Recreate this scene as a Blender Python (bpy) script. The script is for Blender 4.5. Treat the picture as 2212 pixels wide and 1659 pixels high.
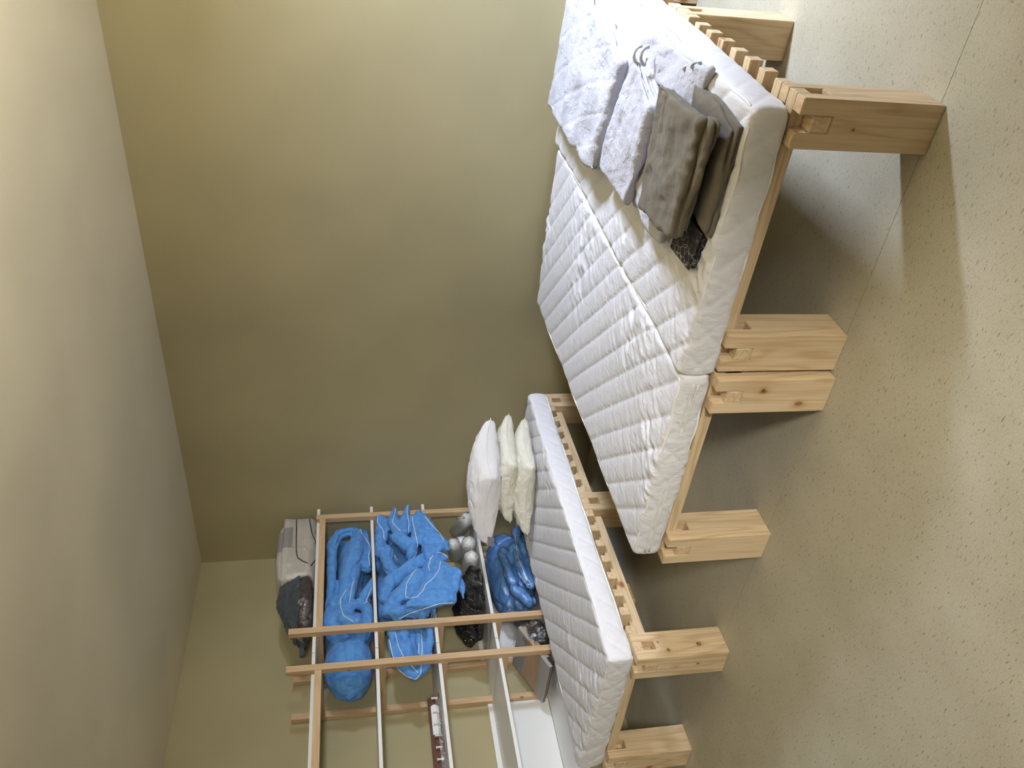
import bpy, bmesh, math, random
import numpy as np
from mathutils import Vector, Matrix
from mathutils.bvhtree import BVHTree

random.seed(7)
S = bpy.context.scene
COL = S.collection
for o in list(bpy.data.objects):
    bpy.data.objects.remove(o)

# ------------------------------------------------------------------ camera
AX = np.array([[0.10008, 0.80912, 0.57906], [-0.16801, 0.58758, -0.79154], [-0.98069, -0.01807, 0.19474]])
_u, _s, _v = np.linalg.svd(AX); AX = _u @ _v
FPX = 1707.58
CAMP = np.array([0.0, 0.0, 1.66])
cam_d = bpy.data.cameras.new('camera'); cam = bpy.data.objects.new('camera', cam_d); COL.objects.link(cam)
cam_d.sensor_fit = 'HORIZONTAL'; cam_d.sensor_width = 36; cam_d.lens = 36 * FPX / 2212; cam_d.clip_start = 0.05
cam.matrix_world = Matrix.Translation(Vector(CAMP)) @ Matrix(AX.tolist()).to_4x4()
S.camera = cam

def ray(p):
    return AX @ np.array([p[0] - 1106.0, -(p[1] - 829.5), -FPX])
def onx(px, py, x):
    r = ray((px, py)); return CAMP + (x - CAMP[0]) / r[0] * r
def onz(px, py, z):
    r = ray((px, py)); return CAMP + (z - CAMP[2]) / r[2] * r

# ------------------------------------------------------------------ world, lights, exposure
W = bpy.data.worlds.new('World'); S.world = W; W.use_nodes = True
W.node_tree.nodes['Background'].inputs[0].default_value = (0.75, 0.85, 1.0, 1)
W.node_tree.nodes['Background'].inputs[1].default_value = 0.15
S.view_settings.view_transform = 'Standard'; S.view_settings.look = 'None'
S.view_settings.gamma = 1; S.view_settings.use_curve_mapping = False
S.view_settings.exposure = 0.1

def area(name, loc, target, sx, sy, power, col, spread=180):
    l = bpy.data.lights.new(name, 'AREA'); l.shape = 'RECTANGLE'; l.size = sx; l.size_y = sy
    l.energy = power; l.color = col; l.spread = math.radians(spread)
    o = bpy.data.objects.new(name, l); COL.objects.link(o); o.location = loc
    d = (Vector(target) - Vector(loc)).normalized()
    z = -d; x = Vector((0, 0, 1)).cross(z).normalized(); y = z.cross(x)
    o.matrix_world = Matrix((x, y, z)).transposed().to_4x4(); o.matrix_world.translation = loc
    return o
# daylight through the two tall narrow windows of the right-hand wall
area('window_daylight', (1.65, 3.65, 2.40), (-1.0, 3.05, 1.15), 1.9, 1.1, 3200, (0.68, 0.78, 1.0))
# light of the neighbouring room, coming in through the doorway behind the camera
area('doorway_light', (3.20, -2.18, 2.15), (-2.4, 2.1, 0.7), 0.75, 1.1, 345, (1.0, 0.97, 0.90))
# added fill without a fixture, out of view at the right, to brighten the ceiling
_u = area('ceiling_fill_light', (0.55, 1.9, 1.85), (0.25, 2.1, 2.77), 0.35, 0.2, 44, (1.0, 0.93, 0.80))

# ------------------------------------------------------------------ materials
def newmat(name):
    m = bpy.data.materials.new(name); m.use_nodes = True
    nt = m.node_tree; b = nt.nodes['Principled BSDF']
    return m, nt, b
def N(nt, t, **kw):
    n = nt.nodes.new(t)
    for k, v in kw.items():
        setattr(n, k, v)
    return n
def ramp(nt, stops):
    n = nt.nodes.new('ShaderNodeValToRGB')
    e = n.color_ramp.elements
    e[0].position, e[0].color = stops[0][0], (*stops[0][1], 1)
    e[1].position, e[1].color = stops[-1][0], (*stops[-1][1], 1)
    for p, c in stops[1:-1]:
        q = e.new(p); q.color = (*c, 1)
    return n
def mapping(nt, scale, coord='Object', rand=False):
    tc = N(nt, 'ShaderNodeTexCoord'); mp = N(nt, 'ShaderNodeMapping')
    mp.inputs['Scale'].default_value = scale
    nt.links.new(tc.outputs[coord], mp.inputs['Vector'])
    if rand:
        oi = N(nt, 'ShaderNodeObjectInfo'); mul = N(nt, 'ShaderNodeVectorMath', operation='SCALE')
        mul.inputs[0].default_value = (13.7, 9.1, 21.3)
        nt.links.new(oi.outputs['Random'], mul.inputs['Scale'])
        nt.links.new(mul.outputs[0], mp.inputs['Location'])
    return mp
def bump(nt, b, src, strength, dist=0.01):
    bp = N(nt, 'ShaderNodeBump'); bp.inputs['Strength'].default_value = strength; bp.inputs['Distance'].default_value = dist
    nt.links.new(src, bp.inputs['Height']); nt.links.new(bp.outputs[0], b.inputs['Normal']); return bp

def wood(name, axis, light=(0.67, 0.53, 0.345), dark=(0.53, 0.385, 0.225), knots=0.5, spots=()):
    m, nt, b = newmat(name)
    s = [1.0, 1.0, 1.0]; s[axis] = 0.09
    mp = mapping(nt, tuple(s), rand=True)
    n1 = N(nt, 'ShaderNodeTexNoise'); n1.inputs['Scale'].default_value = 9; n1.inputs['Detail'].default_value = 2
    nt.links.new(mp.outputs[0], n1.inputs['Vector'])
    # growth rings: distance from a pith line, warped by noise
    mul = N(nt, 'ShaderNodeMath', operation='MULTIPLY'); mul.inputs[1].default_value = 62
    nt.links.new(n1.outputs['Fac'], mul.inputs[0])
    sn = N(nt, 'ShaderNodeMath', operation='SINE'); nt.links.new(mul.outputs[0], sn.inputs[0])
    mr = N(nt, 'ShaderNodeMapRange'); mr.inputs[1].default_value = -1; mr.inputs[2].default_value = 1
    nt.links.new(sn.outputs[0], mr.inputs[0])
    pw = N(nt, 'ShaderNodeMath', operation='POWER'); pw.inputs[1].default_value = 3.0
    nt.links.new(mr.outputs[0], pw.inputs[0])
    s2 = [60.0, 60.0, 60.0]; s2[axis] = 2.0
    mp2 = mapping(nt, tuple(s2), rand=True)
    n2 = N(nt, 'ShaderNodeTexNoise'); n2.inputs['Scale'].default_value = 2; n2.inputs['Detail'].default_value = 3
    nt.links.new(mp2.outputs[0], n2.inputs['Vector'])
    mx = N(nt, 'ShaderNodeMix', data_type='RGBA'); mx.inputs[6].default_value = (*light, 1); mx.inputs[7].default_value = (*dark, 1)
    f = N(nt, 'ShaderNodeMath', operation='MULTIPLY'); f.inputs[1].default_value = 0.75
    nt.links.new(pw.outputs[0], f.inputs[0]); nt.links.new(f.outputs[0], mx.inputs[0])
    mx2 = N(nt, 'ShaderNodeMix', data_type='RGBA', blend_type='MULTIPLY'); mx2.inputs[0].default_value = 1
    r2 = ramp(nt, [(0.3, (0.86, 0.84, 0.80)), (0.7, (1.06, 1.05, 1.04))]); nt.links.new(n2.outputs['Fac'], r2.inputs[0])
    nt.links.new(mx.outputs[2], mx2.inputs[6]); nt.links.new(r2.outputs[0], mx2.inputs[7])
    # knots
    s3 = [7.0, 7.0, 7.0]; s3[axis] = 4.0
    mp3 = mapping(nt, tuple(s3), rand=True)
    v = N(nt, 'ShaderNodeTexVoronoi'); v.inputs['Scale'].default_value = 1.0; v.inputs['Randomness'].default_value = 1
    nt.links.new(mp3.outputs[0], v.inputs['Vector'])
    rk = ramp(nt, [(0.0, (0.35, 0.22, 0.13)), (0.02 + 0.09 * knots, (0.50, 0.32, 0.19)), (0.03 + 0.13 * knots, (0.88, 0.82, 0.70)), (0.06 + 0.24 * knots, (1, 1, 1))])
    nt.links.new(v.outputs['Distance'], rk.inputs[0])
    mx3 = N(nt, 'ShaderNodeMix', data_type='RGBA', blend_type='MULTIPLY'); mx3.inputs[0].default_value = 1
    nt.links.new(mx2.outputs[2], mx3.inputs[6]); nt.links.new(rk.outputs[0], mx3.inputs[7])
    # piece to piece tint
    oi = N(nt, 'ShaderNodeObjectInfo'); rt = ramp(nt, [(0, (0.94, 0.93, 0.90)), (0.5, (1.0, 0.97, 0.95)), (1, (1.05, 1.04, 1.03))])
    nt.links.new(oi.outputs['Random'], rt.inputs[0])
    mx4 = N(nt, 'ShaderNodeMix', data_type='RGBA', blend_type='MULTIPLY'); mx4.inputs[0].default_value = 1
    nt.links.new(mx3.outputs[2], mx4.inputs[6]); nt.links.new(rt.outputs[0], mx4.inputs[7])
    last = mx4.outputs[2]
    for (sx, sy, sz, sr) in spots:      # knots: dark heart in a darker ring of grain
        tcs = N(nt, 'ShaderNodeTexCoord'); wob = N(nt, 'ShaderNodeTexNoise'); wob.inputs['Scale'].default_value = 40
        nt.links.new(tcs.outputs['Object'], wob.inputs['Vector'])
        ds = N(nt, 'ShaderNodeVectorMath', operation='DISTANCE'); ds.inputs[1].default_value = (sx, sy, sz); nt.links.new(tcs.outputs['Object'], ds.inputs[0])
        ma = N(nt, 'ShaderNodeMath', operation='MULTIPLY_ADD'); ma.inputs[1].default_value = sr * 0.6; nt.links.new(wob.outputs['Fac'], ma.inputs[0]); nt.links.new(ds.outputs['Value'], ma.inputs[2])
        dv = N(nt, 'ShaderNodeMath', operation='DIVIDE'); dv.inputs[1].default_value = sr * 4; nt.links.new(ma.outputs[0], dv.inputs[0])
        rk2 = ramp(nt, [(0.0, (0.62, 0.48, 0.36)), (0.22, (0.50, 0.36, 0.26)), (0.33, (0.28, 0.18, 0.12)), (0.40, (0.92, 0.86, 0.78)), (0.62, (1, 1, 1)), (0.70, (0.86, 0.80, 0.72)), (0.76, (1, 1, 1))])
        nt.links.new(dv.outputs[0], rk2.inputs[0])
        mk = N(nt, 'ShaderNodeMix', data_type='RGBA', blend_type='MULTIPLY'); mk.inputs[0].default_value = 1
        nt.links.new(last, mk.inputs[6]); nt.links.new(rk2.outputs[0], mk.inputs[7]); last = mk.outputs[2]
    nt.links.new(last, b.inputs['Base Color'])
    b.inputs['Roughness'].default_value = 0.6
    bump(nt, b, n2.outputs['Fac'], 0.15, 0.002)
    return m
WX, WY, WZ = wood('pine_along_x', 0), wood('pine_along_y', 1), wood('pine_upright', 2)
SX = wood('planed_pine_along_x', 0, (0.62, 0.45, 0.27), (0.55, 0.38, 0.215), 0.0)
SY = wood('planed_pine_along_y', 1, (0.62, 0.45, 0.27), (0.55, 0.38, 0.215), 0.0)
SZ = wood('planed_pine_upright', 2, (0.63, 0.46, 0.28), (0.56, 0.39, 0.22), 0.15)
BR = wood('dark_brown_wood', 1, (0.14, 0.055, 0.03), (0.07, 0.028, 0.015), 0.0)

def paint(name, col, rough=0.85, var=0.06, bs=0.25, scale=1.3):
    m, nt, b = newmat(name)
    mp = mapping(nt, (1, 1, 1))
    n = N(nt, 'ShaderNodeTexNoise'); n.inputs['Scale'].default_value = scale; n.inputs['Detail'].default_value = 2
    nt.links.new(mp.outputs[0], n.inputs['Vector'])
    c0 = tuple(c * (1 - var) for c in col); c1 = tuple(min(1, c * (1 + var)) for c in col)
    r = ramp(nt, [(0.35, c0), (0.65, c1)]); nt.links.new(n.outputs['Fac'], r.inputs[0]); nt.links.new(r.outputs[0], b.inputs['Base Color'])
    b.inputs['Roughness'].default_value = rough
    n2 = N(nt, 'ShaderNodeTexNoise'); n2.inputs['Scale'].default_value = 140; n2.inputs['Detail'].default_value = 3
    nt.links.new(mp.outputs[0], n2.inputs['Vector']); bump(nt, b, n2.outputs['Fac'], bs, 0.002)
    return m
M_WALL = paint('olive_wall_paint', (0.43, 0.375, 0.215), bs=0.3)
M_CEIL = paint('cream_ceiling_paint', (0.74, 0.68, 0.52), bs=0.15)
M_BOARD = paint('white_melamine', (0.80, 0.80, 0.78), 0.35, 0.01, 0.0)
M_WHITEP = paint('white_plastic', (0.82, 0.82, 0.80), 0.35, 0.01, 0.0)
M_WFRAME = paint('white_window_frame', (0.75, 0.75, 0.72), 0.5, 0.01, 0.0)

def m_floor():
    m, nt, b = newmat('speckled_linoleum')
    base = mapping(nt, (1, 1, 1))
    big = N(nt, 'ShaderNodeTexNoise'); big.inputs['Scale'].default_value = 5; big.inputs['Detail'].default_value = 4
    nt.links.new(base.outputs[0], big.inputs['Vector'])
    r = ramp(nt, [(0.3, (0.455, 0.42, 0.315)), (0.7, (0.515, 0.48, 0.37))]); nt.links.new(big.outputs['Fac'], r.inputs[0])
    # short dark streaks, running mostly along one way with a wandering angle
    tc = N(nt, 'ShaderNodeTexCoord')
    wn = N(nt, 'ShaderNodeTexNoise'); wn.inputs['Scale'].default_value = 14; nt.links.new(tc.outputs['Object'], wn.inputs['Vector'])
    ad = N(nt, 'ShaderNodeMix', data_type='RGBA', blend_type='LINEAR_LIGHT'); ad.inputs[0].default_value = 0.012
    nt.links.new(tc.outputs['Object'], ad.inputs[6]); nt.links.new(wn.outputs['Color'], ad.inputs[7])
    mp = N(nt, 'ShaderNodeMapping'); mp.inputs['Rotation'].default_value = (0, 0, 0.5); mp.inputs['Scale'].default_value = (48, 170, 1)
    nt.links.new(ad.outputs[2], mp.inputs['Vector'])
    v = N(nt, 'ShaderNodeTexNoise'); v.inputs['Scale'].default_value = 1; v.inputs['Detail'].default_value = 1.5
    nt.links.new(mp.outputs[0], v.inputs['Vector'])
    rs = ramp(nt, [(0.27, (0.50, 0.45, 0.38)), (0.34, (0.86, 0.84, 0.80)), (0.385, (1, 1, 1))]); nt.links.new(v.outputs['Fac'], rs.inputs[0])
    fine = N(nt, 'ShaderNodeTexNoise'); fine.inputs['Scale'].default_value = 190; fine.inputs['Detail'].default_value = 2
    nt.links.new(tc.outputs['Object'], fine.inputs['Vector'])
    rf = ramp(nt, [(0.3, (0.86, 0.86, 0.85)), (0.7, (1.1, 1.1, 1.1))]); nt.links.new(fine.outputs['Fac'], rf.inputs[0])
    a = N(nt, 'ShaderNodeMix', data_type='RGBA', blend_type='MULTIPLY'); a.inputs[0].default_value = 1
    nt.links.new(r.outputs[0], a.inputs[6]); nt.links.new(rs.outputs[0], a.inputs[7])
    a2 = N(nt, 'ShaderNodeMix', data_type='RGBA', blend_type='MULTIPLY'); a2.inputs[0].default_value = 1
    nt.links.new(a.outputs[2], a2.inputs[6]); nt.links.new(rf.outputs[0], a2.inputs[7])
    nt.links.new(a2.outputs[2], b.inputs['Base Color'])
    b.inputs['Roughness'].default_value = 0.55; bump(nt, b, big.outputs['Fac'], 0.1, 0.004)
    return m
M_FLOOR = m_floor()

def fabric(name, col, col2=None, rough=0.9, wr=0.35, wscale=(18, 18, 18), wd=0.006, sheen=0.1, weave=True):
    m, nt, b = newmat(name)
    col2 = col2 or tuple(c * 0.93 for c in col)
    mp = mapping(nt, wscale)
    n = N(nt, 'ShaderNodeTexNoise'); n.inputs['Scale'].default_value = 1; n.inputs['Detail'].default_value = 3; n.inputs['Distortion'].default_value = 0.6
    nt.links.new(mp.outputs[0], n.inputs['Vector'])
    r = ramp(nt, [(0.3, col2), (0.65, col)]); nt.links.new(n.outputs['Fac'], r.inputs[0]); nt.links.new(r.outputs[0], b.inputs['Base Color'])
    b.inputs['Roughness'].default_value = rough
    b.inputs['Sheen Weight'].default_value = sheen
    bump(nt, b, n.outputs['Fac'], wr, wd)
    return m
M_MATT = fabric('white_mattress_ticking', (0.74, 0.735, 0.765), (0.71, 0.705, 0.735), 0.65, 0.55, (70, 22, 30), 0.005)
M_BEAD = fabric('white_piping', (0.88, 0.87, 0.84), rough=0.6, wr=0.1)
M_ZIP = fabric('cream_zip', (0.80, 0.78, 0.70), rough=0.5, wr=0.1)
M_PILW = fabric('white_pillow_cotton', (0.82, 0.81, 0.83), (0.79, 0.78, 0.80), 0.8, 0.5, (14, 14, 40), 0.012)
M_PILY = fabric('ivory_pillow_fleece', (0.74, 0.72, 0.62), (0.66, 0.63, 0.53), 0.6, 0.8, (18, 18, 26), 0.014)
M_BLUE = fabric('blue_duvet_fabric', (0.115, 0.33, 0.72), (0.07, 0.24, 0.62), 0.85, 0.7, (24, 24, 24), 0.012)
M_BLUEW = fabric('white_duvet_piping', (0.78, 0.82, 0.88), rough=0.6, wr=0.05)
M_WCLO = fabric('white_quilted_cotton', (0.54, 0.54, 0.60), (0.50, 0.50, 0.56), 0.8, 0.9, (60, 60, 60), 0.006)
M_TAUPE = fabric('taupe_cotton', (0.175, 0.15, 0.112), (0.145, 0.125, 0.09), 0.9, 0.6, (24, 14, 24), 0.008)
M_GREYF = fabric('slate_grey_nonwoven', (0.065, 0.08, 0.09), (0.055, 0.068, 0.078), 0.9, 0.2)
M_BROWNF = fabric('dark_plum_blanket', (0.05, 0.035, 0.04), (0.028, 0.02, 0.024), 0.8, 0.8, (35, 35, 60), 0.01)
M_BAGW = fabric('off_white_nonwoven', (0.56, 0.52, 0.45), (0.51, 0.47, 0.41), 0.85, 0.3, (14, 14, 14), 0.01)
M_BLACKP = fabric('black_piping', (0.008, 0.008, 0.01), rough=0.5, wr=0.05)
M_TAG = fabric('grey_printed_label', (0.30, 0.30, 0.33), (0.10, 0.10, 0.11), 0.7, 0.1, (160, 160, 160))
M_CARD = paint('brown_cardboard', (0.42, 0.28, 0.17), 0.8, 0.05, 0.1)
M_GREYW = paint('grey_foam_wrap', (0.33, 0.32, 0.30), 0.35, 0.05, 0.1)
M_DARKM = paint('dark_metal', (0.03, 0.03, 0.03), 0.35, 0.05, 0.0)
M_GREYP = paint('grey_plastic', (0.30, 0.29, 0.27), 0.5, 0.03, 0.0)

def m_pattern():
    m, nt, b = newmat('dark_leaf_print')
    mp = mapping(nt, (38, 38, 38))
    v = N(nt, 'ShaderNodeTexVoronoi', feature='DISTANCE_TO_EDGE'); v.inputs['Scale'].default_value = 1
    nt.links.new(mp.outputs[0], v.inputs['Vector'])
    n = N(nt, 'ShaderNodeTexNoise'); n.inputs['Scale'].default_value = 0.5; nt.links.new(mp.outputs[0], n.inputs['Vector'])
    su = N(nt, 'ShaderNodeMath', operation='MULTIPLY_ADD'); su.inputs[1].default_value = 0.22; nt.links.new(n.outputs['Fac'], su.inputs[0]); nt.links.new(v.outputs[0], su.inputs[2])
    r = ramp(nt, [(0.10, (0.42, 0.40, 0.36)), (0.15, (0.035, 0.03, 0.034)), (0.5, (0.03, 0.026, 0.03))])
    nt.links.new(su.outputs[0], r.inputs[0]); nt.links.new(r.outputs[0], b.inputs['Base Color']); b.inputs['Roughness'].default_value = 0.9
    return m
M_PRINT = m_pattern()

def m_film(name, tint=(1, 1, 1), gloss=0.13, bs=0.7, sc=30):
    m = bpy.data.materials.new(name); m.use_nodes = True; nt = m.node_tree
    nt.nodes.remove(nt.nodes['Principled BSDF']); out = nt.nodes['Material Output']
    t = N(nt, 'ShaderNodeBsdfTransparent'); t.inputs[0].default_value = (*tint, 1)
    g = N(nt, 'ShaderNodeBsdfGlossy'); g.inputs['Roughness'].default_value = 0.2
    mix = N(nt, 'ShaderNodeMixShader'); lw = N(nt, 'ShaderNodeLayerWeight'); lw.inputs[0].default_value = 0.25
    mp = mapping(nt, (1, 1, 1)); n = N(nt, 'ShaderNodeTexNoise'); n.inputs['Scale'].default_value = sc; n.inputs['Detail'].default_value = 3; n.inputs['Distortion'].default_value = 1.2
    nt.links.new(mp.outputs[0], n.inputs['Vector'])
    bp = N(nt, 'ShaderNodeBump'); bp.inputs['Strength'].default_value = bs; bp.inputs['Distance'].default_value = 0.02
    nt.links.new(n.outputs['Fac'], bp.inputs['Height']); nt.links.new(bp.outputs[0], g.inputs['Normal']); nt.links.new(bp.outputs[0], lw.inputs['Normal'])
    ad = N(nt, 'ShaderNodeMath', operation='MULTIPLY_ADD'); ad.inputs[1].default_value = 0.35; ad.inputs[2].default_value = gloss
    nt.links.new(lw.outputs['Fresnel'], ad.inputs[0]); nt.links.new(ad.outputs[0], mix.inputs[0])
    nt.links.new(t.outputs[0], mix.inputs[1]); nt.links.new(g.outputs[0], mix.inputs[2]); nt.links.new(mix.outputs[0], out.inputs[0])
    return m
M_FILM = m_film('clear_plastic_film')
M_ROLL = fabric('white_wadding_in_film', (0.92, 0.92, 0.90), (0.80, 0.80, 0.78), 0.25, 0.9, (40, 40, 40), 0.012)
def m_black():
    m, nt, b = newmat('glossy_black_film')
    b.inputs['Base Color'].default_value = (0.006, 0.006, 0.006, 1); b.inputs['Roughness'].default_value = 0.27; b.inputs['Specular IOR Level'].default_value = 1.0
    mp = mapping(nt, (1, 1, 1)); mp.inputs['Rotation'].default_value = (0.6, 0.2, 0)
    w = N(nt, 'ShaderNodeTexWave', wave_type='BANDS', bands_direction='Y'); w.inputs['Scale'].default_value = 22; w.inputs['Distortion'].default_value = 5; w.inputs['Detail'].default_value = 1.5; w.inputs['Detail Scale'].default_value = 0.6
    nt.links.new(mp.outputs[0], w.inputs['Vector']); bump(nt, b, w.outputs['Fac'], 1.0, 0.012)
    return m
M_BLACK = m_black()

# ------------------------------------------------------------------ object helpers
def tag(o, label=None, cat=None, group=None, kind=None):
    if label: o['label'] = label
    if cat: o['category'] = cat
    if group: o['group'] = group
    if kind: o['kind'] = kind
    return o
def empty(name, loc=(0, 0, 0), rz=0.0):
    o = bpy.data.objects.new(name, None); COL.objects.link(o); o.empty_display_size = 0.1
    o.location = loc; o.rotation_euler = (0, 0, rz); return o
def link(name, me, mat, parent=None, smooth=False, loc=None):
    if mat and not me.materials: me.materials.append(mat)
    if smooth: me.polygons.foreach_set('use_smooth', [True] * len(me.polygons))
    o = bpy.data.objects.new(name, me); COL.objects.link(o)
    if parent: o.parent = parent
    if loc: o.location = loc
    return o
def from_bm(name, bm):
    bmesh.ops.recalc_face_normals(bm, faces=bm.faces)
    me = bpy.data.meshes.new(name); bm.to_mesh(me); bm.free(); return me
def bm_box(bm, x0, x1, y0, y1, z0, z1):
    vs = [bm.verts.new(p) for p in ((x0, y0, z0), (x1, y0, z0), (x1, y1, z0), (x0, y1, z0), (x0, y0, z1), (x1, y0, z1), (x1, y1, z1), (x0, y1, z1))]
    for f in ((0, 3, 2, 1), (4, 5, 6, 7), (0, 1, 5, 4), (1, 2, 6, 5), (2, 3, 7, 6), (3, 0, 4, 7)):
        bm.faces.new([vs[i] for i in f])
    return vs
def box(name, x0, x1, y0, y1, z0, z1, mat, parent=None, bev=0.0):
    bm = bmesh.new(); bm_box(bm, x0, x1, y0, y1, z0, z1)
    if bev:
        bmesh.ops.bevel(bm, geom=bm.edges[:], offset=bev, segments=1, affect='EDGES')
    return link(name, from_bm(name, bm), mat, parent)
def voxels(xs, ys, zs, solid, bev):
    """closed surface of the union of grid cells, edges softened"""
    bm = bmesh.new(); V = {}
    def v(i, j, k):
        if (i, j, k) not in V: V[(i, j, k)] = bm.verts.new((xs[i], ys[j], zs[k]))
        return V[(i, j, k)]
    nx, ny, nz = len(xs) - 1, len(ys) - 1, len(zs) - 1
    S_ = lambda i, j, k: 0 <= i < nx and 0 <= j < ny and 0 <= k < nz and solid(i, j, k)
    for i in range(nx):
        for j in range(ny):
            for k in range(nz):
                if not S_(i, j, k): continue
                if not S_(i - 1, j, k): bm.faces.new((v(i, j, k), v(i, j, k + 1), v(i, j + 1, k + 1), v(i, j + 1, k)))
                if not S_(i + 1, j, k): bm.faces.new((v(i + 1, j, k), v(i + 1, j + 1, k), v(i + 1, j + 1, k + 1), v(i + 1, j, k + 1)))
                if not S_(i, j - 1, k): bm.faces.new((v(i, j, k), v(i + 1, j, k), v(i + 1, j, k + 1), v(i, j, k + 1)))
                if not S_(i, j + 1, k): bm.faces.new((v(i, j + 1, k), v(i, j + 1, k + 1), v(i + 1, j + 1, k + 1), v(i + 1, j + 1, k)))
                if not S_(i, j, k - 1): bm.faces.new((v(i, j, k), v(i, j + 1, k), v(i + 1, j + 1, k), v(i + 1, j, k)))
                if not S_(i, j, k + 1): bm.faces.new((v(i, j, k + 1), v(i + 1, j, k + 1), v(i + 1, j + 1, k + 1), v(i, j + 1, k + 1)))
    bmesh.ops.dissolve_limit(bm, angle_limit=0.02, verts=bm.verts[:], edges=bm.edges[:])
    bmesh.ops.recalc_face_normals(bm, faces=bm.faces)
    sharp = [e for e in bm.edges if len(e.link_faces) == 2 and e.calc_face_angle() > 0.5 and e.is_convex]
    if bev: bmesh.ops.bevel(bm, geom=sharp, offset=bev, segments=2, affect='EDGES', clamp_overlap=True)
    return bm
def copy(o, parent, loc):
    c = o.copy(); COL.objects.link(c); c.parent = parent; c.location = loc; return c
def tube_mesh(name, pts, r, n=6, closed=False):
    pts = [Vector(p) for p in pts]; m = len(pts); bm = bmesh.new(); rings = []
    up = Vector((0.13, 0.31, 0.94)); 
    for i, p in enumerate(pts):
        a = pts[(i - 1) % m] if (closed or i > 0) else p; b = pts[(i + 1) % m] if (closed or i < m - 1) else p
        t = (b - a)
        if t.length < 1e-9: t = Vector((0, 0, 1))
        t.normalize(); s = t.cross(up)
        if s.length < 1e-3: s = t.cross(Vector((1, 0, 0)))
        s.normalize(); q = s.cross(t)
        rings.append([bm.verts.new(p + r * (math.cos(2 * math.pi * k / n) * s + math.sin(2 * math.pi * k / n) * q)) for k in range(n)])
    for i in range(m if closed else m - 1):
        A, B = rings[i], rings[(i + 1) % m]
        for k in range(n): bm.faces.new((A[k], A[(k + 1) % n], B[(k + 1) % n], B[k]))
    if not closed: bm.faces.new(rings[0][::-1]); bm.faces.new(rings[-1])
    return from_bm(name, bm)
# smooth value noise, vectorised
_rng = np.random.RandomState(5); _T = _rng.rand(64, 64, 64) * 2 - 1
def vnoise(P):
    P = np.asarray(P, float); i = np.floor(P).astype(int); f = P - i; f = f * f * (3 - 2 * f); r = 0
    for a in (0, 1):
        for b in (0, 1):
            for c in (0, 1):
                w = (f[:, 0] if a else 1 - f[:, 0]) * (f[:, 1] if b else 1 - f[:, 1]) * (f[:, 2] if c else 1 - f[:, 2])
                r = r + w * _T[(i[:, 0] + a) % 64, (i[:, 1] + b) % 64, (i[:, 2] + c) % 64]
    return r
def fbm(P, o=3):
    P = np.asarray(P, float); return sum(vnoise(P * 2 ** k + 7.3 * k) / 2 ** k for k in range(o))
def ridged(P, o=3):
    P = np.asarray(P, float); return sum((1 - 2 * np.abs(vnoise(P * 2 ** k + 3.1 * k))) / 2 ** k for k in range(o))

# ------------------------------------------------------------------ room
XL, XR, YB, YF, HC = -4.59, 0.95, 4.15, -1.9, 2.772
def struct(o): o['kind'] = 'structure'; return o
# floor: linoleum in two widths that meet in one seam
fl = struct(box('floor', XL - 0.2, XR + 0.2, YF - 0.2, YB + 0.2, -0.15, -0.004, M_GREYP))
box('linoleum_sheet', XL, XR, YF, 2.0555, -0.0039, 0.0, M_FLOOR, fl)
box('linoleum_sheet', XL, XR, 2.0575, YB, -0.0039, 0.0, M_FLOOR, fl)
struct(box('ceiling', XL - 0.2, XR + 0.2, YF - 0.2, YB + 0.2, HC, HC + 0.15, M_CEIL))
struct(box('wall_back', XL - 0.2, XR + 0.2, YB, YB + 0.2, 0, HC, M_WALL))
struct(box('wall_left', XL - 0.2, XL, YF, YB, 0, HC, M_WALL))
struct(box('wall_front', XL - 0.2, XR + 0.2, YF - 0.2, YF, 0, HC, M_WALL))
WIN = [(3.28, 3.64, 1.2, 2.1), (-1.40, 0.02, 0.0, 2.1)]
ys = sorted([YF, YB] + [a for w in WIN for a in w[:2]]); zs = [0, 1.2, 2.1, HC]
def wsolid(i, j, k):
    yc, zc = (ys[j] + ys[j + 1]) / 2, (zs[k] + zs[k + 1]) / 2
    return not any(w[0] < yc < w[1] and w[2] < zc < w[3] for w in WIN)
wr = struct(link('wall_right', from_bm('wall_right', voxels([XR, XR + 0.2], ys, zs, wsolid, 0)), M_WALL))
for k, w in enumerate(WIN[:1]):
    wf = struct(empty('window_%d' % (k + 1), (XR + 0.03, (w[0] + w[1]) / 2, w[2])))
    hw, hh = (w[1] - w[0]) / 2, w[3] - w[2]
    box('frame_side', 0, 0.05, -hw, -hw + 0.03, 0, hh, M_WFRAME, wf); box('frame_side', 0, 0.05, hw - 0.03, hw, 0, hh, M_WFRAME, wf)
    box('frame_rail', 0, 0.05, -hw + 0.03, hw - 0.03, 0, 0.03, M_WFRAME, wf); box('frame_rail', 0, 0.05, -hw + 0.03, hw - 0.03, hh - 0.03, hh, M_WFRAME, wf)
    box('pane', 0.02, 0.026, -hw + 0.03, hw - 0.03, 0.03, hh - 0.03, M_FILM, wf)
dr = struct(empty('door_1', (XR, -0.69, 0)))
box('door_jamb', -0.01, 0.21, -0.71, -0.685, 0, 2.10, M_WFRAME, dr); box('door_jamb', -0.01, 0.21, 0.685, 0.71, 0, 2.10, M_WFRAME, dr); box('door_head', -0.01, 0.21, -0.685, 0.685, 2.075, 2.10, M_WFRAME, dr)

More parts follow.
